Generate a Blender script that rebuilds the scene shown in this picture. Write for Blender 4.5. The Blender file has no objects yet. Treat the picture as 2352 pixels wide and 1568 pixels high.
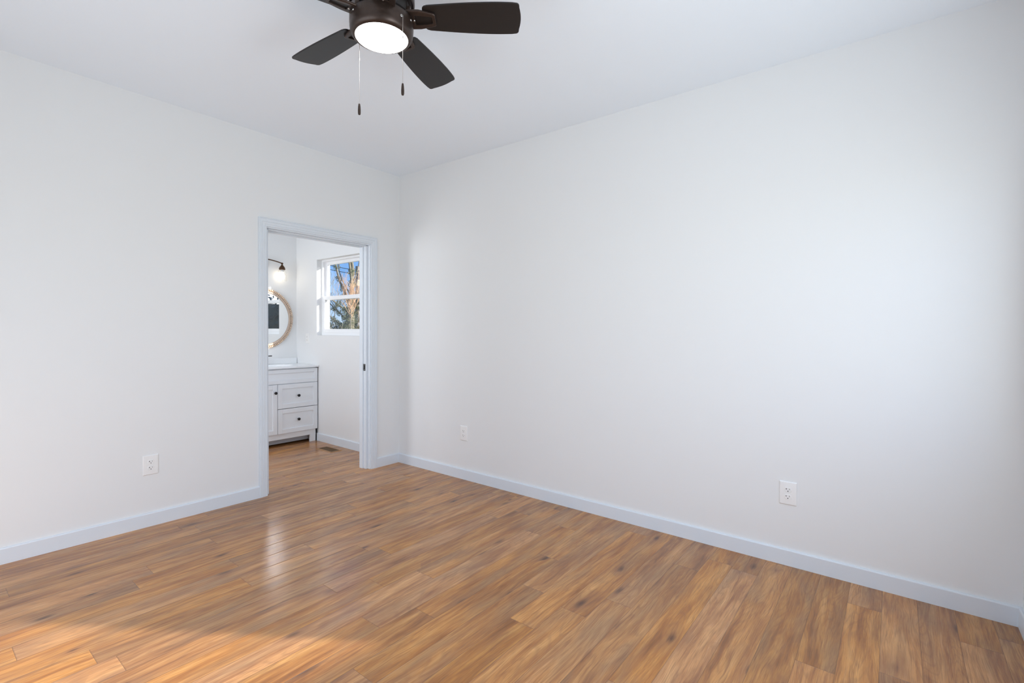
import bpy, bmesh, math, random
from mathutils import Vector, Matrix

random.seed(7)
SC = bpy.context.scene
COL = SC.collection
PI = math.pi

# ------------------------------------------------------------------ camera, world, sun, daylight, exposure
CAM = Vector((3.7542, -3.0225, 1.2697))
YAW, PITCH, ROLL = 2.2358974, -0.0209324, 0.0070943
fwd = Vector((math.cos(PITCH)*math.cos(YAW), math.cos(PITCH)*math.sin(YAW), math.sin(PITCH)))
rgt = fwd.cross(Vector((0, 0, 1))).normalized()
upv = rgt.cross(fwd)
cR, sR = math.cos(ROLL), math.sin(ROLL)
r2 = cR*rgt + sR*upv
u2 = -sR*rgt + cR*upv
cd = bpy.data.cameras.new('camera')
cd.sensor_width = 36.0
cd.lens = 1119.14*36.0/2352.0
cd.clip_start = 0.02
cd.clip_end = 500
cam = bpy.data.objects.new('camera', cd)
cam.matrix_world = Matrix(((r2.x, u2.x, -fwd.x, CAM.x), (r2.y, u2.y, -fwd.y, CAM.y), (r2.z, u2.z, -fwd.z, CAM.z), (0, 0, 0, 1)))
COL.objects.link(cam)
SC.camera = cam

SC.view_settings.view_transform = 'Standard'
SC.view_settings.look = 'None'
SC.view_settings.gamma = 1.0
SC.view_settings.use_curve_mapping = False
SC.view_settings.exposure = 0.0

SC.cycles.max_bounces = 12
SC.cycles.diffuse_bounces = 8
SC.cycles.glossy_bounces = 5
SC.cycles.transparent_max_bounces = 24
SC.cycles.sample_clamp_indirect = 8.0
SC.cycles.caustics_reflective = False
SC.cycles.caustics_refractive = False
SC.cycles.use_denoising = True
SC.cycles.adaptive_threshold = 0.02

wd = bpy.data.worlds.new('sky')
SC.world = wd
wd.use_nodes = True
wt = wd.node_tree
wt.nodes.clear()
w_out = wt.nodes.new('ShaderNodeOutputWorld')
w_bg = wt.nodes.new('ShaderNodeBackground')
w_tc = wt.nodes.new('ShaderNodeTexCoord')
w_sep = wt.nodes.new('ShaderNodeSeparateXYZ')
w_ramp = wt.nodes.new('ShaderNodeValToRGB')
wt.links.new(w_tc.outputs['Generated'], w_sep.inputs[0])
wt.links.new(w_sep.outputs['Z'], w_ramp.inputs[0])
wt.links.new(w_bg.outputs[0], w_out.inputs[0])
cr = w_ramp.color_ramp
cr.elements[0].position = 0.0
cr.elements[0].color = (0.62, 0.80, 1.0, 1)
cr.elements[1].position = 0.30
cr.elements[1].color = (0.18, 0.43, 1.10, 1)
e = cr.elements.new(0.05); e.color = (0.42, 0.66, 1.0, 1)
e = cr.elements.new(0.12); e.color = (0.23, 0.49, 0.97, 1)
SUN_AZ = Vector((0.828, 0.560, 0.0)).normalized()
SUN_TO = Vector((SUN_AZ.x, SUN_AZ.y, 0.330)).normalized()      # towards the sun
# bright aureole of the sky round the low sun
w_dot = wt.nodes.new('ShaderNodeVectorMath'); w_dot.operation = 'DOT_PRODUCT'
w_nrm = wt.nodes.new('ShaderNodeVectorMath'); w_nrm.operation = 'NORMALIZE'
wt.links.new(w_tc.outputs['Generated'], w_nrm.inputs[0])
wt.links.new(w_nrm.outputs[0], w_dot.inputs[0]); w_dot.inputs[1].default_value = SUN_TO
def w_math(op, a, b):
    n = wt.nodes.new('ShaderNodeMath'); n.operation = op
    for i, v in enumerate((a, b)):
        if hasattr(v, 'is_output'): wt.links.new(v, n.inputs[i])
        else: n.inputs[i].default_value = v
    return n.outputs[0]
w_pos = w_math('MAXIMUM', w_dot.outputs['Value'], 0.0)
w_glow = w_math('ADD', w_math('MULTIPLY', w_math('POWER', w_pos, 45.0), 20.0), w_math('MULTIPLY', w_math('POWER', w_pos, 9.0), 1.1))
w_add = wt.nodes.new('ShaderNodeVectorMath'); w_add.operation = 'MULTIPLY_ADD'
w_add.inputs[0].default_value = (1.0, 0.95, 0.92)
wt.links.new(w_glow, w_add.inputs[1]); wt.links.new(w_ramp.outputs[0], w_add.inputs[2])
wt.links.new(w_add.outputs[0], w_bg.inputs[0])
w_bg.inputs[1].default_value = 1.0

sd = bpy.data.lights.new('sun', 'SUN')
sd.energy = 8.6
sd.angle = math.radians(1.0)
sd.color = (1.0, 0.93, 0.82)
sun = bpy.data.objects.new('sun', sd)
sun.rotation_euler = (-SUN_TO).to_track_quat('-Z', 'Y').to_euler()
sun.location = (8, 6, 6)
COL.objects.link(sun)

def area(name, loc, direction, sx, sy, power, color):
    d = bpy.data.lights.new(name, 'AREA')
    d.shape = 'RECTANGLE'; d.size = sx; d.size_y = sy
    d.energy = power; d.color = color
    o = bpy.data.objects.new(name, d)
    o.location = loc
    o.rotation_euler = Vector(direction).to_track_quat('-Z', 'Y').to_euler()
    COL.objects.link(o)
    return o

RX_ = 4.215
# daylight of the sky in the near window; the other three are added fill lamps
area('daylight_near_window', (RX_+.056, -0.908, 1.46), (-1, 0, 0), 1.0, 1.15, 8.6, (0.87, 0.95, 1.0))
area('fill_near_two', (RX_+.056, -1.95, 1.46), (-1, 0, 0), 0.64, 1.15, 26, (0.87, 0.95, 1.0))  # added fill lamp, evens out the left wall
area('fill_rear', (2.0, -3.62-.056, 1.11), (0, 1, 0), 2.2, 1.85, 27, (0.88, 0.955, 1.0))  # added fill lamp to brighten the right wall
area('fill_bathroom_side', (-1.05, -2.30-.056, 1.55), (0, 1, 0), 0.75, 1.0, 22, (0.95, 0.975, 1.0))  # added fill lamp to brighten the bathroom

# ------------------------------------------------------------------ materials
def new_mat(name):
    m = bpy.data.materials.new(name)
    m.use_nodes = True
    nt = m.node_tree
    return m, nt, nt.nodes['Principled BSDF']

class G:
    """small helper to write node graphs"""
    def __init__(s, nt): s.nt = nt
    def n(s, t, **kw):
        nd = s.nt.nodes.new(t)
        for k, v in kw.items(): setattr(nd, k, v)
        return nd
    def put(s, sock, v):
        if hasattr(v, 'is_output'): s.nt.links.new(v, sock)
        else: sock.default_value = v
    def m(s, op, a, b=None, c=None):
        nd = s.n('ShaderNodeMath', operation=op)
        s.put(nd.inputs[0], a)
        if b is not None: s.put(nd.inputs[1], b)
        if c is not None: s.put(nd.inputs[2], c)
        return nd.outputs[0]
    def xyz(s, x, y, z):
        nd = s.n('ShaderNodeCombineXYZ')
        for i, v in enumerate((x, y, z)): s.put(nd.inputs[i], v)
        return nd.outputs[0]
    def noise(s, vec, scale, detail=3, rough=0.5, dist=0.0):
        nd = s.n('ShaderNodeTexNoise')
        s.put(nd.inputs['Vector'], vec)
        nd.inputs['Scale'].default_value = scale
        nd.inputs['Detail'].default_value = detail
        nd.inputs['Roughness'].default_value = rough
        nd.inputs['Distortion'].default_value = dist
        return nd.outputs[0]
    def ramp(s, fac, stops, interp='LINEAR'):
        nd = s.n('ShaderNodeValToRGB')
        s.put(nd.inputs[0], fac)
        c = nd.color_ramp
        c.interpolation = interp
        while len(c.elements) < len(stops): c.elements.new(0.5)
        for el, (p, col) in zip(c.elements, stops):
            el.position = p
            el.color = col if len(col) == 4 else (*col, 1)
        return nd.outputs[0]
    def mix(s, fac, a, b, blend='MIX'):
        nd = s.n('ShaderNodeMix', data_type='RGBA', blend_type=blend)
        s.put(nd.inputs[0], fac)
        s.put(nd.inputs[6], a if hasattr(a, 'is_output') else (*a, 1))
        s.put(nd.inputs[7], b if hasattr(b, 'is_output') else (*b, 1))
        return nd.outputs[2]
    def rng(s, v, a, b, c, d):
        nd = s.n('ShaderNodeMapRange')
        s.put(nd.inputs[0], v)
        for i, q in enumerate((a, b, c, d)): nd.inputs[i+1].default_value = q
        return nd.outputs[0]

def plain(name, col, rough=0.5, metal=0.0, spec=0.5, bump=0.0, bscale=200.0, vary=0.0, stretch=(1, 1, 1)):
    m, nt, b = new_mat(name)
    g = G(nt)
    b.inputs['Roughness'].default_value = rough
    b.inputs['Metallic'].default_value = metal
    b.inputs['Specular IOR Level'].default_value = spec
    tc = g.n('ShaderNodeTexCoord')
    mp = g.n('ShaderNodeMapping')
    mp.inputs['Scale'].default_value = stretch
    nt.links.new(tc.outputs['Object'], mp.inputs[0])
    nz = g.noise(mp.outputs[0], bscale, 3, 0.6)
    lo = tuple(max(0, c*(1-vary)) for c in col); hi = tuple(min(1, c*(1+vary)) for c in col)
    c = g.mix(nz, lo, hi)
    nt.links.new(c, b.inputs['Base Color'])
    if bump > 0:
        bp = g.n('ShaderNodeBump')
        bp.inputs['Strength'].default_value = bump
        bp.inputs['Distance'].default_value = 0.001
        nt.links.new(nz, bp.inputs['Height'])
        nt.links.new(bp.outputs[0], b.inputs['Normal'])
    return m

M = {}
M['wall'] = plain('wall_paint', (0.770, 0.780, 0.786), 0.55, spec=0.3, bump=0.06, bscale=260, vary=0.006)
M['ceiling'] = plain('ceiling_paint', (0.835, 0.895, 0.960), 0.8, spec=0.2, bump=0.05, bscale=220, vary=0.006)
M['trim'] = plain('trim_paint', (0.695, 0.745, 0.800), 0.38, spec=0.4, bump=0.02, bscale=120, vary=0.006)
M['vinyl'] = plain('white_vinyl', (0.85, 0.86, 0.875), 0.35, vary=0.005)
M['plate'] = plain('white_plastic', (0.83, 0.83, 0.825), 0.32, vary=0.005)
M['slot'] = plain('dark_slot', (0.03, 0.03, 0.032), 0.6)
M['vanity'] = plain('vanity_paint', (0.805, 0.840, 0.880), 0.4, spec=0.4, vary=0.006)
M['counter'] = plain('cultured_marble', (0.84, 0.86, 0.88), 0.18, vary=0.01, bscale=12)
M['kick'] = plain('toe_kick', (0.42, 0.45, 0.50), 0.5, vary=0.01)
M['black'] = plain('matte_black_metal', (0.012, 0.011, 0.012), 0.38, metal=0.3, vary=0.1)
M['bronze'] = plain('oil_rubbed_bronze', (0.050, 0.033, 0.026), 0.36, metal=0.55, vary=0.25, bscale=90, bump=0.03)
M['bronze_dark'] = plain('dark_bronze_recess', (0.012, 0.009, 0.008), 0.5, metal=0.3, vary=0.2, bscale=90)
M['sconce'] = plain('antique_bronze', (0.085, 0.042, 0.020), 0.4, metal=0.6, vary=0.3, bscale=120)
M['blade'] = plain('espresso_blade', (0.008, 0.0058, 0.0050), 0.42, vary=0.45, bscale=18, stretch=(1.2, 22, 8), bump=0.05)
M['steel'] = plain('nickel_chain', (0.62, 0.61, 0.59), 0.28, metal=1.0, vary=0.05)
M['brass'] = plain('brown_register', (0.31, 0.165, 0.070), 0.5, metal=0.0, vary=0.1, bscale=60)
M['brass_dark'] = plain('register_grille', (0.13, 0.068, 0.022), 0.55, metal=0.0, vary=0.2, bscale=60)
M['beads'] = plain('pale_wood_beads', (0.62, 0.47, 0.35), 0.6, vary=0.25, bscale=30)
M['beads_dark'] = plain('wood_ring', (0.50, 0.39, 0.31), 0.6, vary=0.2, bscale=30)
M['bark'] = plain('grey_bark', (0.20, 0.18, 0.13), 0.9, vary=0.5, bscale=9, bump=0.3)
M['glow_twig'] = plain('lamp_glow_orange', (0.66, 0.42, 0.25), 0.85, vary=0.4, bscale=3)  # orange of reflected lamp glow, put into the twig colour
M['ivy'] = plain('ivy_leaf', (0.19, 0.21, 0.105), 0.6, vary=0.6, bscale=2.5)
M['evergreen'] = plain('evergreen_leaf', (0.030, 0.055, 0.045), 0.7, vary=0.5, bscale=1.5)
M['brush'] = plain('dry_brush', (0.36, 0.33, 0.22), 0.85, vary=0.4, bscale=2)
M['pole'] = plain('weathered_pole', (0.20, 0.185, 0.175), 0.9, vary=0.25, bscale=6, bump=0.2, stretch=(4, 4, .5))
M['wire'] = plain('black_wire', (0.02, 0.022, 0.026), 0.6)
M['siding'] = plain('blue_grey_siding', (0.19, 0.28, 0.36), 0.8, vary=0.1, bscale=2, stretch=(.2, .2, 8))
M['roof'] = plain('brown_shingles', (0.17, 0.085, 0.065), 0.9, vary=0.3, bscale=4)
M['grass'] = plain('winter_grass', (0.17, 0.16, 0.075), 0.95, vary=0.4, bscale=1.2)
M['redwood'] = plain('red_door_paint', (0.22, 0.05, 0.045), 0.6, vary=0.1)

def emit(name, col, strength):
    m = bpy.data.materials.new(name); m.use_nodes = True
    nt = m.node_tree; nt.nodes.clear()
    o = nt.nodes.new('ShaderNodeOutputMaterial'); em = nt.nodes.new('ShaderNodeEmission')
    em.inputs[0].default_value = (*col, 1); em.inputs[1].default_value = strength
    nt.links.new(em.outputs[0], o.inputs[0])
    return m
M['lens'] = emit('lit_opal_lens', (1.0, 0.985, 0.96), 14.0)
M['bulb'] = emit('lit_bulb', (1.0, 0.86, 0.66), 9.0)

def clear_glass(name, tint=(1, 1, 1), ior=1.5):
    m = bpy.data.materials.new(name); m.use_nodes = True
    nt = m.node_tree; nt.nodes.clear()
    o = nt.nodes.new('ShaderNodeOutputMaterial'); mx = nt.nodes.new('ShaderNodeMixShader')
    tr = nt.nodes.new('ShaderNodeBsdfTransparent'); gl = nt.nodes.new('ShaderNodeBsdfGlossy')
    fr = nt.nodes.new('ShaderNodeFresnel'); fr.inputs[0].default_value = ior
    ge = nt.nodes.new('ShaderNodeNewGeometry'); om = nt.nodes.new('ShaderNodeMath'); om.operation = 'SUBTRACT'
    om.inputs[0].default_value = 1.0; nt.links.new(ge.outputs['Backfacing'], om.inputs[1])
    ml = nt.nodes.new('ShaderNodeMath'); ml.operation = 'MULTIPLY'
    nt.links.new(fr.outputs[0], ml.inputs[0]); nt.links.new(om.outputs[0], ml.inputs[1])
    tr.inputs[0].default_value = (*tint, 1); gl.inputs['Roughness'].default_value = 0.0
    nt.links.new(ml.outputs[0], mx.inputs[0]); nt.links.new(tr.outputs[0], mx.inputs[1])
    nt.links.new(gl.outputs[0], mx.inputs[2]); nt.links.new(mx.outputs[0], o.inputs[0])
    return m
M['glass'] = clear_glass('window_glass', (0.985, 0.99, 0.99))
M['jar'] = clear_glass('shade_glass', (0.97, 0.97, 0.97))
mm, nt_, b_ = new_mat('mirror_silver')
b_.inputs['Base Color'].default_value = (0.90, 0.92, 0.92, 1); b_.inputs['Metallic'].default_value = 1.0; b_.inputs['Roughness'].default_value = 0.01
M['mirror'] = mm

def floor_material():
    m, nt, b = new_mat('laminate_planks')
    g = G(nt)
    tc = g.n('ShaderNodeTexCoord')
    sp = g.n('ShaderNodeSeparateXYZ')
    nt.links.new(tc.outputs['Object'], sp.inputs[0])
    X, Y = sp.outputs[0], sp.outputs[1]
    PW, PL = 0.1295, 1.215
    xr = g.m('DIVIDE', g.m('ADD', X, 8.0 + 0.052), PW)
    row = g.m('FLOOR', xr)
    fx = g.m('FRACT', xr)
    wn = g.n('ShaderNodeTexWhiteNoise', noise_dimensions='1D')
    nt.links.new(row, wn.inputs['W'])
    yr = g.m('ADD', g.m('DIVIDE', g.m('ADD', Y, 20.0), PL), wn.outputs['Value'])
    pl = g.m('FLOOR', yr)
    fy = g.m('FRACT', yr)
    wp = g.n('ShaderNodeTexWhiteNoise', noise_dimensions='2D')
    nt.links.new(g.xyz(row, pl, 0.0), wp.inputs['Vector'])
    rs = g.n('ShaderNodeSeparateColor')
    nt.links.new(wp.outputs['Color'], rs.inputs[0])
    R1, R2, R3 = rs.outputs[0], rs.outputs[1], rs.outputs[2]
    ox = g.m('MULTIPLY', R1, 37.0)
    oy = g.m('MULTIPLY', R2, 53.0)
    px = g.m('ADD', X, ox); py = g.m('ADD', Y, oy)
    # slow sideways drift that bends the figure
    drift = g.noise(g.xyz(g.m('MULTIPLY', px, 5.0), g.m('MULTIPLY', py, 1.5), R3), 1.0, 2, 0.5)
    bend = g.noise(g.xyz(g.m('MULTIPLY', px, 14.0), g.m('MULTIPLY', py, 4.5), R3), 1.0, 2, 0.5)
    wx = g.m('ADD', g.m('ADD', px, g.m('MULTIPLY', g.m('SUBTRACT', drift, 0.5), 0.055)), g.m('MULTIPLY', g.m('SUBTRACT', bend, 0.5), 0.016))
    broad = g.noise(g.xyz(g.m('MULTIPLY', wx, 22.0), g.m('MULTIPLY', py, 2.2), R3), 1.0, 5, 0.6)
    streak = g.noise(g.xyz(g.m('MULTIPLY', wx, 75.0), g.m('MULTIPLY', py, 2.6), R3), 1.0, 4, 0.6)
    fine = g.noise(g.xyz(g.m('MULTIPLY', wx, 420.0), g.m('MULTIPLY', py, 11.0), R3), 1.0, 3, 0.6)
    grey = g.noise(g.xyz(g.m('MULTIPLY', wx, 9.0), g.m('MULTIPLY', py, 2.1), g.m('ADD', R3, 5.0)), 1.0, 3, 0.5)
    fig = g.noise(g.xyz(g.m('MULTIPLY', wx, 9.0), g.m('MULTIPLY', py, 0.85), g.m('ADD', R3, 9.0)), 1.0, 2, 0.35)
    rings = g.m('SINE', g.m('ADD', g.m('MULTIPLY', fig, 150.0), g.m('MULTIPLY', fine, 2.2)))
    base = g.ramp(broad, [(0.30, (0.245, 0.098, 0.034)), (0.43, (0.400, 0.175, 0.059)), (0.54, (0.505, 0.238, 0.080)), (0.70, (0.625, 0.325, 0.118))])
    base = g.mix(g.rng(grey, 0.48, 0.70, 0.0, 0.75), base, (0.325, 0.186, 0.094))
    base = g.mix(g.rng(streak, 0.32, 0.48, 0.65, 0.0), base, (0.235, 0.100, 0.042))
    base = g.mix(g.rng(streak, 0.56, 0.75, 0.0, 0.40), base, (0.700, 0.385, 0.170))
    base = g.mix(g.rng(fine, 0.28, 0.52, 0.50, 0.0), base, (0.14, 0.066, 0.034))
    base = g.mix(g.rng(rings, 0.35, 1.0, 0.0, 0.24), base, (0.20, 0.095, 0.050))
    # knots and short dark checks
    vor = g.n('ShaderNodeTexVoronoi')
    nt.links.new(g.xyz(g.m('MULTIPLY', wx, 12.0), g.m('MULTIPLY', py, 4.0), 0.0), vor.inputs['Vector'])
    vor.inputs['Scale'].default_value = 1.0
    vs = g.n('ShaderNodeSeparateColor'); nt.links.new(vor.outputs['Color'], vs.inputs[0])
    pick = g.m('GREATER_THAN', vs.outputs[0], 0.52)
    size = g.m('MULTIPLY', g.rng(vs.outputs[1], 0, 1, 0.07, 0.22), g.rng(fine, 0.3, 0.7, 0.6, 1.5))
    kd = g.m('DIVIDE', vor.outputs['Distance'], size)
    knot = g.m('MULTIPLY', g.rng(kd, 0.25, 1.1, 0.85, 0.0), pick)
    halo = g.m('MULTIPLY', g.rng(kd, 0.8, 3.2, 0.45, 0.0), pick)
    base = g.mix(halo, base, (0.20, 0.095, 0.055))
    base = g.mix(knot, base, (0.075, 0.036, 0.024))
    # plank to plank tone
    tone = g.rng(R3, 0, 1, 0.88, 1.10)
    tn = g.n('ShaderNodeHueSaturation')
    nt.links.new(base, tn.inputs['Color']); nt.links.new(tone, tn.inputs['Value'])
    nt.links.new(g.rng(R2, 0, 1, 0.94, 1.06), tn.inputs['Saturation'])
    # joints
    ex = g.m('MULTIPLY', g.m('MINIMUM', fx, g.m('SUBTRACT', 1.0, fx)), PW)
    ey = g.m('MULTIPLY', g.m('MINIMUM', fy, g.m('SUBTRACT', 1.0, fy)), PL)
    ed = g.m('MINIMUM', ex, ey)
    gap = g.rng(ed, 0.0003, 0.0013, 0.62, 0.0)
    col = g.mix(gap, tn.outputs[0], (0.10, 0.050, 0.028))
    nt.links.new(col, b.inputs['Base Color'])
    h = g.m('ADD', g.rng(ed, 0.0, 0.0036, 0.0, 1.0), g.m('MULTIPLY', streak, 0.03))
    bp = g.n('ShaderNodeBump')
    bp.inputs['Strength'].default_value = 0.55; bp.inputs['Distance'].default_value = 0.0014
    nt.links.new(h, bp.inputs['Height']); nt.links.new(bp.outputs[0], b.inputs['Normal'])
    nt.links.new(g.rng(streak, 0.3, 0.7, 0.18, 0.235), b.inputs['Roughness'])
    b.inputs['Specular IOR Level'].default_value = 0.46
    return m
M['floor'] = floor_material()

# ------------------------------------------------------------------ mesh helpers
class MB:
    def __init__(s): s.bm = bmesh.new()
    def faces(s, pts, fs):
        v = [s.bm.verts.new(p) for p in pts]
        for f in fs:
            try: s.bm.faces.new([v[i] for i in f])
            except ValueError: pass
        return s
    def box(s, a, b):
        x0, y0, z0 = [min(p, q) for p, q in zip(a, b)]; x1, y1, z1 = [max(p, q) for p, q in zip(a, b)]
        return s.faces([(x0,y0,z0),(x1,y0,z0),(x1,y1,z0),(x0,y1,z0),(x0,y0,z1),(x1,y0,z1),(x1,y1,z1),(x0,y1,z1)],
                       [(0,3,2,1),(4,5,6,7),(0,1,5,4),(1,2,6,5),(2,3,7,6),(3,0,4,7)])
    def loops(s, rings, close=True, caps=True):
        n = len(rings[0])
        vs = [[s.bm.verts.new(p) for p in r] for r in rings]
        for a, b in zip(vs[:-1], vs[1:]):
            for i in range(n if close else n-1):
                j = (i+1) % n
                s.bm.faces.new((a[i], a[j], b[j], b[i]))
        if caps:
            s.bm.faces.new(list(reversed(vs[0]))); s.bm.faces.new(vs[-1])
        return s
    def lathe(s, prof, n=48, mat=None, caps=True):
        """prof: (radius, height) pairs turned about z; mat places it"""
        mat = mat or Matrix.Identity(4)
        rings = [[mat @ Vector((r*math.cos(2*PI*i/n), r*math.sin(2*PI*i/n), z)) for i in range(n)] for r, z in prof]
        return s.loops(rings, caps=caps)
    def tube(s, pts, rad, n=10, caps=True):
        pts = [Vector(p) for p in pts]
        rads = rad if isinstance(rad, (list, tuple)) else [rad]*len(pts)
        rings = []; ref = None
        for i, p in enumerate(pts):
            t = (pts[min(i+1, len(pts)-1)] - pts[max(i-1, 0)]).normalized()
            if ref is None: ref = t.orthogonal().normalized()
            a = (ref - t*ref.dot(t))
            a = a.normalized() if a.length > 1e-6 else t.orthogonal().normalized()
            ref = a; b = t.cross(a)
            rings.append([p + rads[i]*(math.cos(2*PI*k/n)*a + math.sin(2*PI*k/n)*b) for k in range(n)])
        return s.loops(rings, caps=caps)
    def ball(s, c, r, sub=1, scale=(1, 1, 1)):
        mt = Matrix.Translation(c) @ Matrix.Diagonal((*[r*q for q in scale], 1))
        bmesh.ops.create_icosphere(s.bm, subdivisions=sub, radius=1.0, matrix=mt)
        return s
    def xform(s, mat):
        s.bm.transform(mat); return s
    def build(s, name, mat, parent=None, bevel=0.0, seg=2, smooth=False, angle=35):
        me = bpy.data.meshes.new(name)
        bmesh.ops.recalc_face_normals(s.bm, faces=s.bm.faces)
        if smooth:
            for f in s.bm.faces: f.smooth = True
            for ed in s.bm.edges:
                if len(ed.link_faces) == 2 and ed.calc_face_angle(0) > math.radians(angle): ed.smooth = False
        s.bm.to_mesh(me); s.bm.free()
        o = bpy.data.objects.new(name, me)
        COL.objects.link(o)
        if mat is not None: me.materials.append(mat)
        if parent is not None: o.parent = parent
        if bevel > 0:
            md = o.modifiers.new('bevel', 'BEVEL')
            md.width = bevel; md.segments = seg; md.limit_method = 'ANGLE'; md.angle_limit = math.radians(40)
            md.harden_normals = False
        return o

def thing(name, label, cat, loc=(0, 0, 0), rotz=0.0, group=None):
    o = bpy.data.objects.new(name, None)
    o.empty_display_size = 0.1
    COL.objects.link(o)
    o.location = loc; o.rotation_euler = (0, 0, rotz)
    o['label'] = label; o['category'] = cat
    if group: o['group'] = group
    return o
def tag(o, label, cat, group=None, kind=None):
    o['label'] = label; o['category'] = cat
    if group: o['group'] = group
    if kind: o['kind'] = kind
    return o
def struct(o):
    o['kind'] = 'structure'; return o

# ------------------------------------------------------------------ room shell
RX, RY, H = 4.215, -3.62, 2.74          # room: x 0..RX, y RY..0
BX, BY = -1.92, -2.30                   # bathroom: x BX..-0.115, y BY..0
TW = 0.16                               # outer wall thickness
DY0, DY1, DZ = -1.252, -0.333, 2.040    # doorway

struct(MB().box((BX-.2, RY-.25, -0.2), (RX+.25, TW, 0.0)).build('floor', M['floor']))
struct(MB().box((-0.115, RY-.02, H), (RX+.02, 0.02, H+.15)).build('ceiling', M['ceiling']))
struct(MB().box((BX-.02, BY-.02, H), (-0.115, 0.02, H+.15)).build('ceiling_bathroom', M['ceiling']))

w = MB()
w.box((-0.115, RY, 0), (0, DY0-.018, H)).box((-0.115, DY1+.018, 0), (0, 0, H)).box((-0.115, DY0-.018, DZ+.018), (0, DY1+.018, H))
struct(w.build('wall_left', M['wall']))
struct(MB().box((-0.115, 0, 0), (RX+TW, TW, H)).build('wall_right', M['wall']))

def holed_wall_x(name, x0, x1, ya, yb, holes):
    """wall across y (constant x) with window openings (y0, y1, z0, z1)"""
    w = MB(); cur = ya
    for (h0, h1, z0, z1) in holes:
        w.box((x0, cur, 0), (x1, h0, H)).box((x0, h0, 0), (x1, h1, z0)).box((x0, h0, z1), (x1, h1, H)); cur = h1
    w.box((x0, cur, 0), (x1, yb, H))
    return struct(w.build(name, M['wall']))
def holed_wall_y(name, y0, y1, xa, xb, holes):
    w = MB(); cur = xa
    for (h0, h1, z0, z1) in holes:
        w.box((cur, y0, 0), (h0, y1, H)).box((h0, y0, 0), (h1, y1, z0)).box((h0, y0, z1), (h1, y1, H)); cur = h1
    w.box((cur, y0, 0), (xb, y1, H))
    return struct(w.build(name, M['wall']))
NW = [(-2.32, -1.58, 0.79, 2.10), (-1.46, -0.275, 0.79, 2.10)]  # first opening is made up, for the second near fill lamp
RW = [(0.85, 3.15, 0.12, 2.10)]  # made-up opening for the rear fill lamp
BW = (-1.466, -0.545, 1.208, 2.072)
holed_wall_x('wall_near', RX, RX+TW, RY-TW, 0.0, NW)
holed_wall_y('wall_rear', RY-TW, RY, -0.115, RX, RW)
holed_wall_y('wall_bathroom_window', 0.0, TW, BX-TW, -0.115, [BW])
struct(MB().box((BX-TW, BY-TW, 0), (BX, 0.0, H)).build('wall_bathroom_mirror', M['wall']))
SW = [(-1.47, -0.63, 1.00, 2.10)]  # made-up opening for the bathroom fill lamp
holed_wall_y('wall_bathroom_side', BY-TW, BY, BX, -0.115, SW)

# baseboards: eased top edge
def baseboard(name, p, q, nrm, h=0.087, t=0.014):
    p, q, nrm = Vector((*p, 0)), Vector((*q, 0)), Vector((*nrm, 0))
    prof = [(0, 0), (t, 0), (t, h-.006), (t-.0015, h-.0025), (t-.005, h), (0, h)]
    ring = lambda c: [c + nrm*a + Vector((0, 0, z)) for a, z in prof]
    return struct(MB().loops([ring(p), ring(q)]).build(name, M['trim']))
T = 0.014
baseboard('baseboard_left', (0, RY+T), (0, -1.321), (1, 0))
baseboard('baseboard_left_corner', (0, -0.263), (0, 0), (1, 0))
baseboard('baseboard_right', (T, 0), (RX, 0), (0, -1))
baseboard('baseboard_near', (RX, -T), (RX, RY+T), (-1, 0))
baseboard('baseboard_rear', (0, RY), (RX, RY), (0, 1))
baseboard('baseboard_bathroom_window', (-1.451, 0), (-0.115, 0), (0, -1))
baseboard('baseboard_bathroom_door', (-0.115, -0.263), (-0.115, -T), (-1, 0))

# door casing: moulded profile mitred round the opening
CP = [(0.0, 0.0), (0.0, 0.0085), (0.003, 0.0105), (0.010, 0.0115), (0.013, 0.0095), (0.016, 0.0120), (0.030, 0.0140), (0.033, 0.0120),
      (0.036, 0.0150), (0.052, 0.0165), (0.055, 0.0140), (0.0585, 0.0165), (0.062, 0.0150), (0.062, 0.0)]
def casing(name, x, sgn, y0, y1, zt):
    rings = []
    for (yy, zz, du, dz) in ((y0, 0, -1, 0), (y0, zt, -1, 1), (y1, zt, 1, 1), (y1, 0, 1, 0)):
        rings.append([(x + sgn*v, yy + du*u, zz + dz*u) for u, v in CP])
    return struct(MB().loops(rings).build(name, M['trim']))
casing('trim_1', 0.0, 1, DY0-.007, DY1+.008, DZ+.010)
casing('trim_2', -0.115, -1, DY0-.007, DY1+.008, DZ+.010)
# split jamb of the pocket doorway, each leg stepping inwards towards the bathroom
jm = MB()
for (y, s) in ((DY1, -1), (DY0, 1)):
    jm.box((-0.115, y - s*.018, 0), (0.0, y, DZ+.018))
    jm.box((-0.068, y, 0), (-0.030, y + s*.020, DZ-.004))
    jm.box((-0.115, y, 0), (-0.068, y + s*.030, DZ-.004))
jm.box((-0.115, DY0, DZ), (0.0, DY1, DZ+.018))
jm.box((-0.060, DY0+.02, DZ-.010), (-0.030, DY1-.02, DZ))
jm.box((-0.115, DY0+.02, DZ-.016), (-0.075, DY1-.02, DZ))
jamb = struct(jm.build('trim_3', M['trim'], bevel=.0012))
lp = MB().box((-0.066, DY1-.0215, 0.900), (-0.038, DY1-.020, 0.962))
latch = lp.build('strike_plate', M['black'], jamb)
latch['label'] = 'small black latch plate'
MB().box((-0.058, DY1-.0222, 0.918), (-0.046, DY1-.0214, 0.944)).build('strike_hole', M['slot'], latch)
for z in (0.909, 0.953):
    MB().lathe([(0.003, 0), (0.003, .0008), (0.002, .0012)], 12, Matrix.Translation((-0.052, DY1-.0215, z)) @ Matrix.Rotation(PI/2, 4, 'X')).build('screw', M['steel'], latch)

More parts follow.
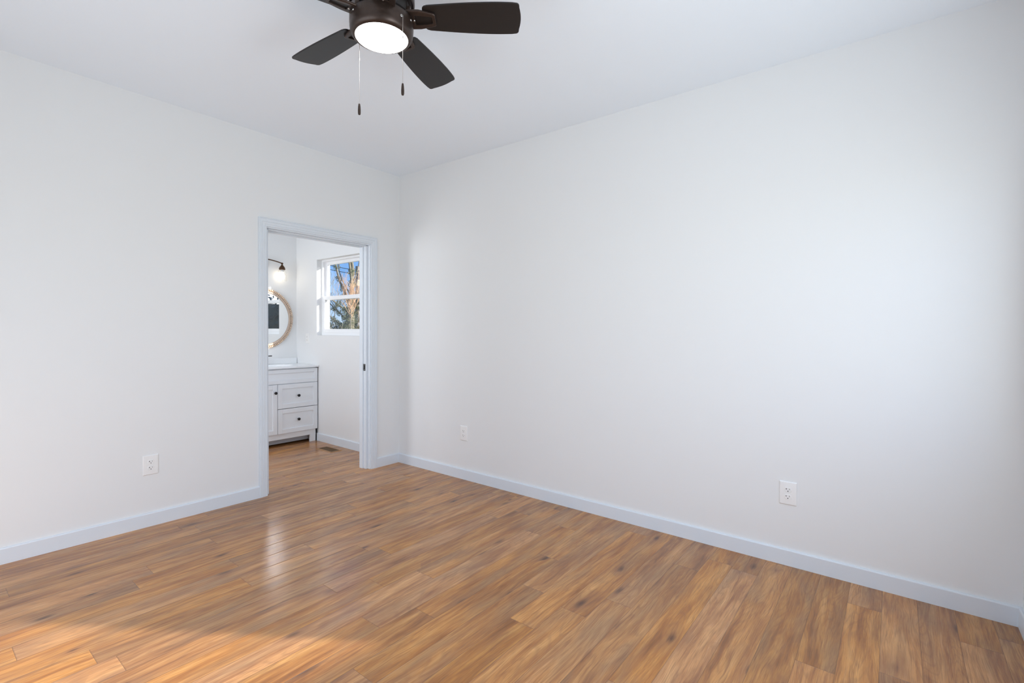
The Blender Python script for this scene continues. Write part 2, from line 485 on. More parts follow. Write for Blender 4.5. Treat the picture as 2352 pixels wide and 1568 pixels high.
# ------------------------------------------------------------------ windows (double hung vinyl units set in drywall returns)
def window(name, org, ux, out, W, z0, z1):
    """org: inner lower corner on the wall face, ux along the wall, out away from the room"""
    org, ux, out = Vector(org), Vector(ux), Vector(out)
    F = lambda u, d, z: org + ux*u + out*d + Vector((0, 0, z))
    def bx(mb, u0, u1, d0, d1, a, b):
        p, q = F(u0, d0, a), F(u1, d1, b); mb.box(p, q)
    root = bpy.data.objects.new(name, None); COL.objects.link(root); struct(root)
    hh = z1 - z0; mid = 0.43
    f = MB(); t = .020
    bx(f, 0, t, .060, .150, 0, hh); bx(f, W-t, W, .060, .150, 0, hh)
    bx(f, t, W-t, .060, .150, 0, t+.012); bx(f, t, W-t, .060, .150, hh-t, hh)
    bx(f, t, t+.008, .094, .100, t, hh-t); bx(f, W-t-.008, W-t, .094, .100, t, hh-t)
    f.build('window_frame', M['vinyl'], root, bevel=.002)
    def sash(nm, d0, d1, a, b, rail_b, rail_t):
        s = MB(); st = .040
        bx(s, t, t+st, d0, d1, a, b); bx(s, W-t-st, W-t, d0, d1, a, b)
        bx(s, t+st, W-t-st, d0, d1, a, a+rail_b); bx(s, t+st, W-t-st, d0, d1, b-rail_t, b)
        so = s.build(nm, M['vinyl'], root, bevel=.003)
        p = MB(); dm = (d0+d1)/2
        bx(p, t+st-.004, W-t-st+.004, dm-.002, dm+.002, a+rail_b-.004, b-rail_t+.004)
        p.build('window_pane', M['glass'], so)
    zc = hh*0.495
    sash('lower_sash', .064, .094, t+.012, zc+.020, .042, .042)
    sash('upper_sash', .100, .130, zc-.022, hh-t, .040, .034)
    return root
window('window_1', (BW[0], 0, BW[2]), (1, 0, 0), (0, 1, 0), BW[1]-BW[0], BW[2], BW[3])
for i, (a, b, z0, z1) in enumerate(NW):
    window('window_%d' % (2+i), (RX, a, z0), (0, 1, 0), (1, 0, 0), b-a, z0, z1)  # the first of the two is added, around its fill lamp
hw = (RW[0][1]-RW[0][0])/2
for i in range(2):
    window('window_%d' % (4+i), (RW[0][0]+i*hw, RY, RW[0][2]), (1, 0, 0), (0, -1, 0), hw, RW[0][2], RW[0][3])  # added pair, out of view, around the rear fill lamp

window('window_6', (SW[0][0], BY, SW[0][2]), (1, 0, 0), (0, -1, 0), SW[0][1]-SW[0][0], SW[0][2], SW[0][3])  # added out of view, around the bathroom fill lamp

# ------------------------------------------------------------------ wall outlets
def outlet_proto():
    W, Hh, D = 0.084, 0.126, 0.0065
    root = thing('wall_outlet', '', 'outlet', group='white duplex outlets')
    # built against a wall at y = 0, facing -y
    p = MB()
    p.loops([[(sx*(W/2-i), -d, sz*(Hh/2-i)) for sx, sz in ((-1,-1),(1,-1),(1,1),(-1,1))] for i, d in ((0, 0), (0, .003), (.0012, .0048), (.004, D), (.012, D+.0006))])
    p.build('cover_plate', M['plate'], root, smooth=True, angle=20)
    for zc in (0.0195, -0.0195):
        pts = []
        for k in range(40):
            a = 2*PI*k/40
            pts.append((0.0172*math.cos(a), max(-0.0135, min(0.0135, 0.0172*math.sin(a)))))
        r = MB().loops([[(x*s, -d, zc+z*s) for x, z in pts] for s, d in ((1.07, D), (1.05, D+.0002), (1.0, D+.0022), (.96, D+.0027))])
        rc = r.build('receptacle', M['plate'], root, smooth=True, angle=25)
        f = D+.0027
        MB().box((-.0085, -f-.0003, zc+.0005), (-.0062, -f+.002, zc+.0083)).box((-.0112, -f-.0003, zc+.0032), (-.0062, -f+.002, zc+.0054)).build('tee_slot', M['slot'], rc)
        MB().box((.0060, -f-.0003, zc+.0010), (.0080, -f+.002, zc+.0078)).build('blade_slot', M['slot'], rc)
        MB().lathe([(.0027, 0), (.0027, .0023)], 16, Matrix.Translation((0, -f+.002, zc-.0068)) @ Matrix.Rotation(PI/2, 4, 'X')).build('ground_hole', M['slot'], rc)
    MB().lathe([(.003, 0), (.003, .0010), (.002, .0014)], 16, Matrix.Translation((0, -D-.0004, 0)) @ Matrix.Rotation(PI/2, 4, 'X')).build('screw', M['plate'], root)
    return root
def copy_tree(o, parent=None):
    c = o.copy(); COL.objects.link(c)
    if parent is not None: c.parent = parent
    for ch in list(o.children): copy_tree(ch, c)
    return c
o1 = outlet_proto()
o1.location = (0.869, 0, 0.394)
o1['label'] = 'white duplex outlet low on the right wall, the one nearer the room corner'
o2 = copy_tree(o1); o2.location = (3.313, 0, 0.395)
o2['label'] = 'largest-looking white duplex outlet, low on the right wall far from the doorway'
o3 = copy_tree(o1); o3.location = (0, -2.000, 0.3945); o3.rotation_euler = (0, 0, PI/2)
o3['label'] = 'white duplex outlet low on the left wall, left of the doorway'
# decorator style receptacle beside the bathroom vanity
t = thing('wall_outlet', 'small white rectangular outlet on bathroom wall above the vanity, below left of the window', 'outlet', (-1.668, 0, 1.168))
MB().loops([[(sx*(.036-i), -d, sz*(.0585-i)) for sx, sz in ((-1,-1),(1,-1),(1,1),(-1,1))] for i, d in ((0, 0), (0, .003), (.003, .006))]).build('cover_plate', M['plate'], t, bevel=.001)
rc = MB().box((-.0165, -.0085, -.0335), (.0165, -.006, .0335)).build('receptacle', M['plate'], t, bevel=.001)
for zc in (.019, -.019):
    for x, h in ((-.0065, .008), (.0065, .0065)):
        MB().box((x-.001, -.0088, zc-h/2+.003), (x+.001, -.0083, zc+h/2+.003)).build('blade_slot', M['slot'], rc)
    MB().box((-.002, -.0088, zc-.009), (.002, -.0083, zc-.005)).build('ground_hole', M['slot'], rc)
MB().box((-.005, -.0092, -.003), (.005, -.0085, .003)).build('test_button', M['plate'], rc)

# ------------------------------------------------------------------ ceiling fan
FX, FY, BZ = 2.141, -1.812, 2.502
fan = thing('ceiling_fan', 'dark bronze ceiling fan with five espresso blades and a lit round light', 'ceiling fan', (FX, FY, H))
z = lambda a: a - H
MB().lathe([(.055, z(H)), (.072, z(H)), (.072, z(2.725)), (.066, z(2.700)), (.050, z(2.688)), (.030, z(2.684))], 48).build('canopy', M['bronze'], fan, smooth=True)
MB().lathe([(.016, z(2.690)), (.016, z(2.640))], 24).build('downrod', M['bronze'], fan, smooth=True)
MB().lathe([(.024, z(2.660)), (.045, z(2.655)), (.090, z(2.642)), (.118, z(2.616)), (.127, z(2.590)), (.127, z(2.560)), (.124, z(2.556)), (.120, z(2.556)), (.116, z(2.562))], 64).build('motor_housing', M['bronze'], fan, smooth=True)
hub = MB().lathe([(.100, z(2.566)), (.110, z(2.546)), (.111, z(2.508)), (.100, z(2.500)), (.100, z(2.488))], 64).build('flywheel', M['bronze_dark'], fan, smooth=True)
for k in range(10):
    a = math.radians(20+36*k)
    MB().box((.1095, -.0012, z(2.510)), (.1125, .0012, z(2.544))).xform(Matrix.Rotation(a, 4, 'Z')).build('seam_rib', M['bronze'], hub)
LZ = 2.420
ring = MB().lathe([(.108, z(2.494)), (.119, z(2.494)), (.1225, z(2.491)), (.1225, z(2.462)), (.1218, z(2.460)), (.1218, z(2.448)), (.1195, z(2.434)), (.113, z(2.424)), (.104, z(2.4195)), (.1015, z(2.4205)), (.1015, z(2.432))], 72)
ring = ring.build('light_kit_ring', M['bronze'], fan, smooth=True, angle=50)
MB().lathe([(.1010, z(2.430)), (.1010, z(2.4215)), (.098, z(2.4175)), (.080, z(2.4115)), (.055, z(2.4065)), (.025, z(2.4045)), (.003, z(2.404))], 64).build('light_lens', M['lens'], fan, smooth=True)['label'] = 'glowing white light lens'
TOC = Vector((CAM.x-FX, CAM.y-FY, 0)).normalized()
for k in range(3):
    a = math.atan2(TOC.y, TOC.x) + math.radians(-58 + 120*k)
    mt = Matrix.Rotation(a, 4, 'Z') @ Matrix.Translation((.1222, 0, z(2.476))) @ Matrix.Rotation(PI/2, 4, 'Y')
    MB().lathe([(.0042, 0), (.0042, .002), (.0028, .0035)], 16, mt).build('screw', M['steel'], ring, smooth=True)

# blades
def outline():
    L0, L1 = 0.165, 0.548
    top = []; N = 22
    prof = lambda s: 0.0560 + 0.0180*math.sin(min(1.0, s/0.80)*PI/2) - 0.0035*max(0, (s-0.75)/0.25)**2
    up = []
    # root, rounded
    for k in range(7):
        a = PI/2*k/6
        up.append((L0 + .018*(1-math.sin(a)), (prof(0)-.018) + .018*math.cos(a) if False else 0))
    up = []
    r = .016
    for k in range(7):
        a = PI - PI/2*k/6
        up.append((L0 + r + r*math.cos(a), prof(0) - r + r*math.sin(a)))
    for k in range(1, N):
        s = k/N*0.955
        up.append((L0 + (L1-L0)*s, prof(s)))
    r = .013; w = prof(1.0)
    bulge = .009
    for k in range(7):
        a = PI/2 - PI/2*k/6
        up.append((L1 - bulge - r + r*math.cos(a) + .002, w - r + r*math.sin(a)))
    for k in range(1, 6):
        s = 1 - k/6
        up.append((L1 - bulge*(s**2), (w-r)*s))
    dn = [(x, -y) for x, y in reversed(up)]
    return up + [(L1, 0)] + dn
OUT = outline()
PH0 = math.radians(182.1)
PITCHB = math.radians(-12)
blade_me = None
for k in range(5):
    a = PH0 - k*2*PI/5
    place = Matrix.Rotation(a, 4, 'Z') @ Matrix.Translation((0, 0, z(BZ)))
    pit = Matrix.Rotation(PITCHB, 4, 'X')
    bl = MB().loops([[(x, y, -.003) for x, y in OUT], [(x, y, .003) for x, y in OUT]])
    b = bl.build('blade', M['blade'], fan, bevel=.0012)
    b.matrix_local = place @ pit
    # blade iron: a tapered open bracket from the flywheel to the blade root
    br = MB()
    zb0 = -.0045
    o = [(.100, .045), (.150, .044), (.206, .030), (.213, .024)]
    i_ = [(.132, .022), (.150, .022), (.196, .017), (.200, .014)]
    out_l = o + [(x, -y) for x, y in reversed(o)]
    in_l = i_ + [(x, -y) for x, y in reversed(i_)]
    n = len(out_l)
    rg = [[(x, y, zb0) for x, y in out_l], [(x, y, zb0-.006) for x, y in out_l], [(x*.985+.002, y*.9, zb0-.0085) for x, y in out_l],
          [(x, y, zb0-.0085) for x, y in in_l], [(x, y, zb0-.002) for x, y in in_l]]
    br.loops(rg, caps=False)
    vs = [br.bm.verts.new((x, y, zb0)) for x, y in out_l]; br.bm.faces.new(vs)
    br.box((.092, -.036, -.010), (.118, .036, .020))
    ir = br.build('blade_iron', M['bronze'], fan, bevel=.001)
    ir.matrix_local = place @ pit
    MB().loops([[(x, y, zb0-.0015) for x, y in in_l], [(x, y, zb0-.0020) for x, y in in_l]]).build('iron_recess', M['bronze_dark'], ir)
    MB().lathe([(.0045, 0), (.0045, .0015), (.003, .003)], 12, Matrix.Translation((.128, .0, zb0-.008)) @ Matrix.Rotation(PI, 4, 'X')).build('screw', M['steel'], ir, smooth=True)

# pull chains on opposite sides of the ring
def chain(ang, zb, ftop, fbot):
    d = Vector((math.cos(ang), math.sin(ang), 0))
    p0 = d*.1225 + Vector((0, 0, z(zb)))
    px = d*.1305
    c = MB()
    c.tube([p0, p0 + d*.006 + Vector((0, 0, -.001)), p0 + d*.008 + Vector((0, 0, -.006))], .0016, 8)
    zz = z(zb) - .008
    while zz > z(ftop):
        c.ball((px.x, px.y, zz), .0013, 1); zz -= .0034
    c.tube([(px.x, px.y, z(zb)-.004), (px.x, px.y, z(ftop)-.002)], .0005, 6)
    zm = z(zb) - .085
    c.lathe([(.0012, .006), (.0022, .004), (.0022, -.004), (.0012, -.006)], 10, Matrix.Translation((px.x, px.y, zm)))
    co = c.build('pull_chain', M['steel'], fan, smooth=True)
    MB().lathe([(.005, .0), (.005, .0018), (.003, .003)], 16, Matrix.Translation(p0 - d*.001) @ d.to_track_quat('Z', 'Y').to_matrix().to_4x4()).build('chain_eyelet', M['steel'], co, smooth=True)
    h = ftop - fbot
    MB().lathe([(.0012, 0), (.0034, -.002), (.0048, -h*.25), (.0058, -h*.60), (.0056, -h*.85), (.0044, -h*.97), (.002, -h)], 20, Matrix.Translation((px.x, px.y, z(ftop)))).build('pull_fob', M['bronze'], co, smooth=True)
chain(math.radians(-1), 2.462, 2.206, 2.160)
chain(math.radians(186), 2.462, 2.198, 2.152)

# ------------------------------------------------------------------ bathroom vanity
VX0, VX1 = BX+.005, -1.452          # carcass back and face
VY0, VY1 = -0.782, -0.010
van = thing('bathroom_vanity', 'pale grey bathroom vanity cabinet with shaker drawers seen through the doorway', 'vanity', ((VX0+VX1)/2, (VY0+VY1)/2, 0))
OFF = Matrix.Translation((-(VX0+VX1)/2, -(VY0+VY1)/2, 0))
def vp(mb, name, mat, parent=van, **kw): return mb.xform(OFF).build(name, mat, parent, **kw)
bd = MB()
bd.box((VX0, VY0, .075), (VX0+.012, VY1, .848)).box((VX0, VY0, 0), (VX1, VY0+.018, .848)).box((VX0, VY1-.018, 0), (VX1, VY1, .848)).box((VX0, VY0+.018, .075), (VX1-.02, VY1-.018, .093))
bd.box((VX1-.02, VY0, .080), (VX1, VY1, .140)).box((VX1-.02, VY0, .822), (VX1, VY1, .848)).box((VX1-.02, -.485, .140), (VX1-.0005, -.462, .690)).box((VX1-.02, VY0, .660), (VX1-.001, VY1, .690))
bd.box((VX1-.02, VY0, 0), (VX1, VY0+.085, .080)).box((VX1-.02, VY1-.085, 0), (VX1, VY1, .080))
vp(bd, 'cabinet_body', M['vanity'], bevel=.0012)
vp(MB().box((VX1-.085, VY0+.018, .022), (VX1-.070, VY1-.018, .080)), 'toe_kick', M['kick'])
def shaker(name, y0, y1, z0, z1, fw=.050, knob=None, parent=van):
    d = .019
    x0 = VX1
    f = MB()
    f.box((x0, y0, z0), (x0+d, y0+fw, z1)).box((x0, y1-fw, z0), (x0+d, y1, z1)).box((x0, y0+fw, z0), (x0+d, y1-fw, z0+fw)).box((x0, y0+fw, z1-fw), (x0+d, y1-fw, z1))
    f.box((x0, y0+fw, z0+fw), (x0+d-.008, y1-fw, z1-fw))
    o = vp(f, name, M['vanity'], parent, bevel=.0015)
    if knob:
        ky, kz = knob
        mt = Matrix.Translation((x0+d, ky, kz)) @ Matrix.Rotation(PI/2, 4, 'Y')
        kn = MB().lathe([(.0085, 0), (.0085, .002), (.005, .004), (.005, .013), (.012, .016), (.0155, .020), (.0155, .026), (.012, .030), (.004, .0315)], 28, mt)
        vp(kn, 'knob', M['black'], o, smooth=True, angle=50)['label'] = 'round black knob'
    return o
shaker('false_front', VY0+.003, VY1-.005, .683, .838, .040)
shaker('drawer', -.468, VY1-.005, .414, .677, .048, (-.244, .545))
shaker('drawer', -.468, VY1-.005, .143, .408, .048, (-.244, .283))
shaker('door', VY0+.003, -.474, .143, .677, .048, (-.500, .592))

# countertop with integral oval basin and backsplash
ct = thing('vanity_countertop', 'white vanity countertop with backsplash on top of the pale grey cabinet', 'countertop', (-1.67, -.40, .849))
CX0, CX1, CY0, CY1 = BX+.001, -1.420, -.792, -.006
bas = Vector((-1.66, -.40))
m = MB(); N = 64
def rect_pt(a):
    c, s = math.cos(a), math.sin(a)
    tx = ((CX1-bas.x) if c > 0 else (bas.x-CX0))/max(abs(c), 1e-9); ty = ((CY1-bas.y) if s > 0 else (bas.y-CY0))/max(abs(s), 1e-9)
    t_ = min(tx, ty); return (bas.x+c*t_, bas.y+s*t_)
angs = [2*PI*k/N for k in range(N)]
for cx_, cy_ in ((CX0, CY0), (CX1, CY0), (CX1, CY1), (CX0, CY1)):
    aa = math.atan2(cy_-bas.y, cx_-bas.x) % (2*PI)
    k = min(range(N), key=lambda q: abs(angs[q]-aa)); angs[k] = aa
el = lambda s, zz, a: (bas.x+.135*s*math.cos(a), bas.y+.205*s*math.sin(a), zz)
R_ = [[(*rect_pt(a), .849) for a in angs], [(*rect_pt(a), .866) for a in angs], [(bas.x+(rect_pt(a)[0]-bas.x)*.995, bas.y+(rect_pt(a)[1]-bas.y)*.995, .869) for a in angs],
      [el(1, .869, a) for a in angs], [el(.97, .863, a) for a in angs], [el(.85, .81, a) for a in angs], [el(.55, .765, a) for a in angs], [el(.12, .755, a) for a in angs]]
m.loops(R_, caps=False)
m.faces([el(.12, .755, a) for a in angs], [tuple(range(N))])
C_OFF = Matrix.Translation((1.67, .40, -.849))
m.xform(C_OFF).build('basin_top', M['counter'], ct, smooth=True, angle=30)
MB().box((CX0, CY0, .8692), (CX0+.019, CY1, .934)).xform(C_OFF).build('backsplash', M['counter'], ct, bevel=.003)

# faucet
fa = thing('faucet', 'matte black faucet on the vanity countertop, mostly hidden behind door trim', 'faucet', (-1.842, -.452, .8692))
MB().lathe([(.027, 0), (.027, .006), (.019, .012), (.015, .05), (.014, .055)], 28).build('faucet_base', M['black'], fa, smooth=True)
MB().tube([(0, 0, .05), (0, 0, .11), (.012, 0, .145), (.045, 0, .160), (.080, 0, .150), (.100, 0, .125), (.102, 0, .112)], .0105, 14).build('spout', M['black'], fa, smooth=True)
for s in (-1, 1):
    h = MB().lathe([(.022, 0), (.022, .005), (.014, .010), (.012, .045), (.014, .052), (.012, .066)], 24, Matrix.Translation((0, s*.051, 0)))
    h.tube([(0, s*.051, .090), (0, s*.051, .060)], .010, 12)
    h.tube([(0, s*.048, .097), (.0, s*.080, .099), (.0, s*.116, .099)], [.008, .006, .0055], 12)
    h.build('faucet_handle', M['black'], fa, smooth=True)

# round mirror in a beaded wooden rim
MY, MZ, MR = -.402, 1.396, .352
mi = thing('round_mirror', 'round wall mirror with pale beaded wooden rim above the bathroom vanity', 'mirror', (BX, MY, MZ))
RT = Matrix.Rotation(PI/2, 4, 'Y')
MB().lathe([(.30, .006), (.30, .012), (.295, .0125)], 96, RT).build('mirror_glass', M['mirror'], mi)
MB().lathe([(.297, .0), (.322, .0), (.322, .014), (.317, .022), (.304, .022), (.297, .014)], 96, RT, caps=False).build('rim_ring', M['beads_dark'], mi, smooth=True)
bd = MB()
NBD = 104
for k in range(NBD):
    a = 2*PI*k/NBD
    mt = RT @ Matrix.Rotation(a, 4, 'Z') @ Matrix.Translation((.335, 0, .014)) @ Matrix.Diagonal((.017, .0092, .0125, 1))
    bmesh.ops.create_icosphere(bd.bm, subdivisions=2, radius=1.0, matrix=mt)
bd.build('beaded_rim', M['beads'], mi, smooth=True)

# two light vanity sconce
SX = -1.866
sc_ = thing('wall_sconce', 'bronze two light wall sconce with clear glass shades above the round mirror', 'wall light', (BX, MY, 2.02))
def sp(mb, name, mat, parent=sc_, **kw): return mb.xform(Matrix.Translation((-BX, -MY, -2.02))).build(name, mat, parent, **kw)
sp(MB().lathe([(.058, 0), (.058, .008), (.050, .018), (.020, .022)], 36, Matrix.Translation((BX, MY, 2.02)) @ RT), 'wall_plate', M['sconce'], smooth=True)
sp(MB().tube([(BX+.015, MY, 2.02), (BX+.040, MY, 2.026), (SX, MY, 2.045), (SX, MY, 2.070)], .0075, 12), 'stem', M['sconce'], smooth=True)
HALF = .200
arm = []
for k in range(25):
    s = -1 + 2*k/24
    arm.append((SX, MY + s*HALF, 2.070 - .030*abs(s)**1.8))
sp(MB().tube(arm, .0062, 12), 'arm', M['sconce'], smooth=True)
for s in (-1, 1):
    c = Vector((SX, MY + s*HALF, 2.034))
    T_ = Matrix.Translation(c)
    hd = MB().ball(c + Vector((0, 0, .004)), .0125, 2)
    hd.lathe([(.006, .0), (.008, -.012), (.019, -.026), (.031, -.044), (.034, -.056), (.034, -.068), (.030, -.069)], 32, T_)
    hd = sp(hd, 'shade_holder', M['sconce'], smooth=True)
    gl = MB().lathe([(.027, -.069), (.030, -.074), (.046, -.086), (.048, -.100), (.048, -.198), (.0465, -.198), (.0465, -.101), (.044, -.088), (.028, -.076)], 40, T_, caps=False)
    sp(gl, 'glass_shade', M['jar'], hd, smooth=True)
    sp(MB().lathe([(.016, -.066), (.016, -.092), (.013, -.094)], 24, T_), 'socket', M['plate'], hd, smooth=True)
    sp(MB().lathe([(.012, -.094), (.014, -.104), (.024, -.125), (.029, -.145), (.026, -.163), (.014, -.173), (.003, -.175)], 28, T_), 'light_bulb', M['bulb'], hd, smooth=True)

# floor register
rg = thing('floor_register', 'brown metal floor register on the wood floor in front of the vanity', 'floor vent', (-.950, -.163, 0))
W2, D2 = .140, .066
rf = MB()
rf.loops([[(sx*(W2-i), sy*(D2-i), zz) for sx, sy in ((-1,-1),(1,-1),(1,1),(-1,1))] for i, zz in ((0, 0), (.001, .002), (.006, .0042), (.018, .0042), (.0185, .0015))], caps=False)
rf.build('register_frame', M['brass'], rg)
MB().box((-W2+.016, -D2+.016, .0002), (W2-.016, D2-.016, .0008)).build('register_well', M['sconce'], rg)
gr = MB()
for k in range(27):
    x = -W2+.020 + k*(2*W2-.040)/26
    gr.box((x-.0024, -D2+.017, .0008), (x+.0024, D2-.017, .0036))
for y in (-.024, 0, .024): gr.box((-W2+.018, y-.002, .001), (W2-.018, y+.002, .0034))
gr.build('louvers', M['brass_dark'], rg)

# ------------------------------------------------------------------ outdoors
GZ = -0.60
g = MB()
g.box((-120, TW+.5, GZ-.2), (60, 160, GZ)).box((RX+TW+.5, -60, GZ-.2), (60, TW+.5, GZ))
struct(g.build('ground', M['grass']))

def limb(mb, p, d, L, r, depth, rnd, spread=.55, up=.18, tw=.006, gather=None):
    n = 4; pts = [p.copy()]; dd = d.copy()
    for k in range(n):
        dd = (dd + Vector((rnd.uniform(-1, 1), rnd.uniform(-1, 1), rnd.uniform(-.6, 1)))*.16 + Vector((0, 0, up*.3))).normalized()
        pts.append(pts[-1] + dd*L/n)
    r1 = max(tw, r*.58)
    mb.tube(pts, [r + (r1-r)*k/n for k in range(n+1)], 5 if r < .05 else 8, caps=False)
    if gather is not None and r > .035: gather.extend([(q, r) for q in pts])
    if depth == 0: return
    nb = rnd.choice((2, 3, 3)) if depth > 1 else rnd.choice((3, 4))
    for k in range(nb):
        b = pts[-1] if k == 0 else pts[rnd.randint(1, n)]
        ax = Vector((rnd.uniform(-1, 1), rnd.uniform(-1, 1), rnd.uniform(-.3, .8))).normalized()
        nd = (dd*(1-spread) + ax*spread + Vector((0, 0, up))).normalized()
        limb(mb, b, nd, L*rnd.uniform(.55, .8), r1*(.95 if k == 0 else .7), depth-1, rnd, spread, up, tw, gather)

def leaf_cloud(mb, c, rad, n, size, rnd, squash=1.0):
    for _ in range(n):
        v = Vector((rnd.gauss(0, 1), rnd.gauss(0, 1), rnd.gauss(0, 1)))
        v = v.normalized()*rad*(rnd.random()**.4); v.z *= squash
        q = c + v
        a = Vector((rnd.uniform(-1, 1), rnd.uniform(-1, 1), rnd.uniform(-1, 1))).normalized()*size*rnd.uniform(.6, 1.3)
        b = a.orthogonal().normalized()*a.length*.7
        mb.faces([q-a, q+b*.8, q+a, q-b*.8], [(0, 1, 2, 3)])

# ivy covered bare tree
rnd = random.Random(21)
TB = Vector((-14.62, 9.08, GZ))
tr = thing('ivy_clad_tree', 'leafless tree with ivy covered trunk outside the bathroom window', 'tree', TB)
bm_ = MB(); got = []
trunk = [Vector((0, 0, 0)), Vector((.05, 0, 1.0)), Vector((.0, .05, 2.0)), Vector((.08, .05, 2.9))]
bm_.tube(trunk, [.30, .24, .20, .16], 12, caps=False)
for p in trunk:
    got.append((p, .3))
for q in range(34):
    f_ = q/34; got.append((Vector((.04, .03, .3+2.6*f_)), .27))
for (d, L, r) in ((Vector((.12, .05, 1)), 2.2, .11), (Vector((-.35, -.2, .9)), 2.0, .07), (Vector((.40, .35, .8)), 2.0, .08), (Vector((.28, -.1, 1)), 2.1, .07)):
    limb(bm_, Vector((.06, .05, 2.75)), d.normalized(), L, r, 4, rnd, .5, .16, .006, got)
for (h, d) in ((1.3, (-.7, -.5, .5)), (1.7, (.75, .6, .45)), (2.2, (-.6, -.5, .7)), (2.4, (.7, .4, .6)), (1.5, (.3, .5, .6)), (2.0, (.2, .9, .5)), (1.9, (-.9, -.2, .4)), (2.6, (-.4, -.8, .6)), (2.7, (.5, .7, .6))):
    limb(bm_, Vector((.03, .03, h)), Vector(d).normalized(), 1.2, .042, 4, rnd, .55, .12, .005, got)
bm_.build('branches', M['bark'], tr, smooth=True, angle=75)
iv = MB()
for (p, r) in got:
    if p.z < 3.0 or r > .05:
        leaf_cloud(iv, p, .10 + r*.95, 150, .026, rnd)
ivo = iv.build('ivy', M['ivy'], tr); ivo['kind'] = 'stuff'

# orange twigs added to imitate lamp glow reflected in the window glass
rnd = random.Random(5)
t2 = thing('lamp_glow_twigs', 'orange twigs imitating lamp glow reflected in the window, in front of the ivy clad tree', 'tree', (-12.08, 7.48, GZ))
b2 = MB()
MB().tube([(0.05, .04, 0), (-.03, .02, .9), (.03, -.01, 1.8), (0, 0, 2.75)], [.026, .023, .019, .016], 8).build('trunk', M['bark'], t2, smooth=True)  # trunk added to carry the glow twigs
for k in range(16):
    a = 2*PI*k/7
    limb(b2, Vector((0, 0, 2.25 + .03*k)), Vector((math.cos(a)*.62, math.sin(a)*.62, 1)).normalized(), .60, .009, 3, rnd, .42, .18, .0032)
b2.build('branches', M['glow_twig'], t2)  # branches standing in for reflected lamp glow

# pale brush under the trees
for i, (x, y, s, lab) in enumerate(((-13.25, 7.60, 1.0, 'pale dry brush at lower left of the bathroom window view, nearest the house'), (-20.4, 11.5, 1.3, 'tall tangled dry brush to the left of the ivy clad tree'))):
    rnd = random.Random(40+i)
    br = thing('brush', lab, 'bush', (x, y, GZ))
    mb = MB()
    for k in range(26):
        a = rnd.uniform(0, 2*PI)
        limb(mb, Vector((rnd.uniform(-.35, .35), rnd.uniform(-.35, .35), 0)), Vector((math.cos(a)*.5, math.sin(a)*.5, 1)).normalized(), 1.0*s, .016, 2, rnd, .5, .1, .005)
    mb.build('stems', M['brush'], br)
    lf = MB()
    for k in range(14):
        leaf_cloud(lf, Vector((rnd.uniform(-.8, .8), rnd.uniform(-.8, .8), rnd.uniform(.3, 1.6)*s)), .35, 26, .035, rnd)
    lf.build('leaves', M['brush'] if i == 0 else M['ivy'], br)['kind'] = 'stuff'
rnd = random.Random(77)
def evergreen(x, y, h, w, lab, n=34):
    e_ = thing('evergreen', lab, 'tree', (x, y, GZ))
    MB().tube([(0, 0, 0), (0, 0, h*.9)], [.12, .03], 8).build('trunk', M['bark'], e_)
    lf = MB()
    lf.lathe([(w*.62, .05), (w*.55, h*.35), (w*.3, h*.7), (w*.08, h*.95)], 14)
    for k in range(n):
        f_ = rnd.random(); a = rnd.uniform(0, 2*PI); rr = w*(1-f_*.85)*rnd.uniform(.2, .9)
        leaf_cloud(lf, Vector((rr*math.cos(a), rr*math.sin(a), .3 + f_*(h-.4))), w*.45, 60, .11, rnd)
    lf.build('needles', M['evergreen'], e_)['kind'] = 'stuff'
evergreen(-16.75, 10.15, 2.0, .8, 'low dark evergreen bush at the foot of the ivy clad tree')
he = thing('evergreen_hedge', 'dark evergreen hedge seen only reflected in the round bathroom mirror', 'hedge', (9.6, 5.4, GZ), math.radians(27))
MB().box((-.45, -4.6, 0), (.45, 4.2, 2.75)).build('stems', M['evergreen'], he)
lf = MB()
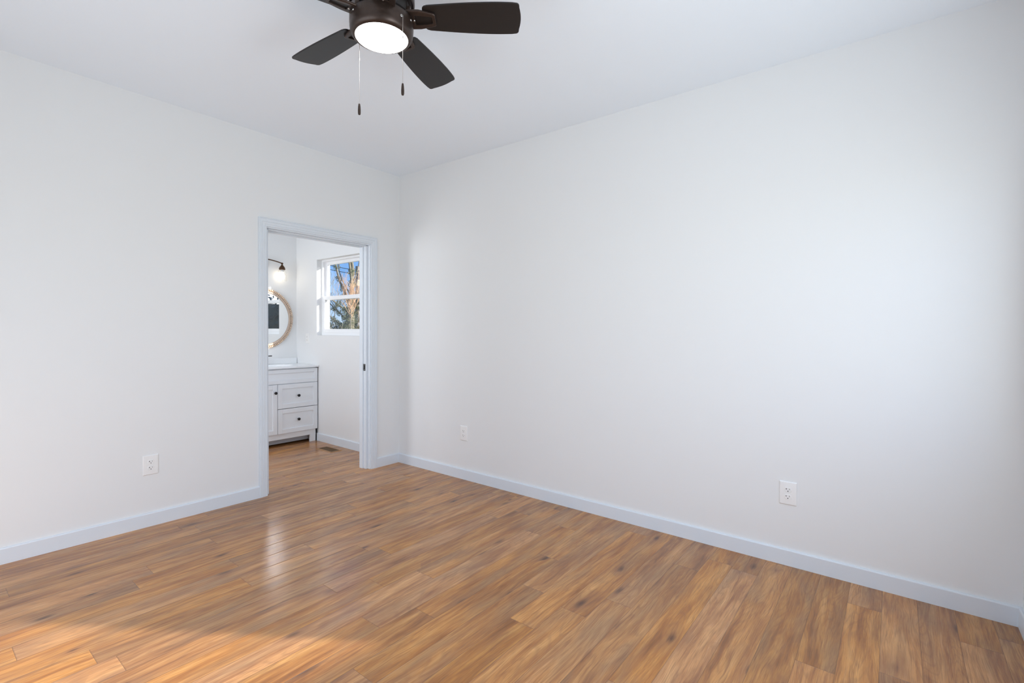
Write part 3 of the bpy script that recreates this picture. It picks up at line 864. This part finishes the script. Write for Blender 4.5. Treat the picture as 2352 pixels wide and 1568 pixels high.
for k in range(150):
    zz = rnd.uniform(.1, 2.95)
    leaf_cloud(lf, Vector((rnd.uniform(-.65, .3), rnd.uniform(-4.6, 4.2), zz)), .42, 42, .09, rnd)
lf.build('needles', M['evergreen'], he)['kind'] = 'stuff'

# utility pole with wires
PB = Vector((-19.4, 12.78))
po = thing('utility_pole', 'weathered wooden utility pole beside the ivy clad tree', 'utility pole', (PB.x, PB.y, GZ))
MB().tube([(0, 0, 0), (0, 0, 5.36)], [.145, .115], 16).build('pole', M['pole'], po)
MB().tube([(.13, -.09, 4.5), (.13, -.09, 5.1)], .055, 12).build('transformer_bracket', M['pole'], po)
across = Vector((.545, .838, 0))
for (z0, lab, dz) in ((4.48, 'upper black overhead wire crossing the sky in the window', 0.0), (4.28, 'lower black overhead wire crossing the sky in the window', -.02)):
    pts = []
    c0 = Vector((PB.x+.26, PB.y-.20, z0))
    for k in range(-20, 21):
        s = k/20
        pts.append(c0 + across*s*14 + Vector((0, 0, 1.2*s*s - 2.1*s + dz)))
    tag(MB().tube(pts, .016, 6).build('overhead_wire', M['wire']), lab, 'wire')

# small house beyond
HB = Vector((-53.3, 37.6))
ho = thing('small_house', 'small blue grey house with brown roof far beyond the utility pole', 'house', (HB.x, HB.y, GZ), math.radians(-30))
MB().box((-4, -2.3, 0), (4, 2.3, 2.05)).faces([(4, -2.3, 2.05), (4, 2.3, 2.05), (4, 0, 3.3)], [(0, 1, 2)]).faces([(-4, -2.3, 2.05), (-4, 2.3, 2.05), (-4, 0, 3.3)], [(0, 1, 2)]).build('house_wall', M['siding'], ho)
rf = MB()
for s in (-1, 1):
    rf.loops([[(x, s*2.75, 1.80), (x, s*2.75, 1.95), (x, 0, 3.50), (x, 0, 3.34)] for x in (-4.5, 4.5)])
rf.build('roof', M['roof'], ho)
MB().box((3.99, -.2, 0), (4.06, .7, 1.75)).build('house_door', M['redwood'], ho)
for y in (-1.4, 1.5):
    wf = MB().box((3.99, y-.45, .8), (4.05, y+.45, 1.7)).build('house_window', M['vinyl'], ho)
    MB().box((4.04, y-.36, .88), (4.06, y+.36, 1.62)).build('house_pane', M['slot'], wf)
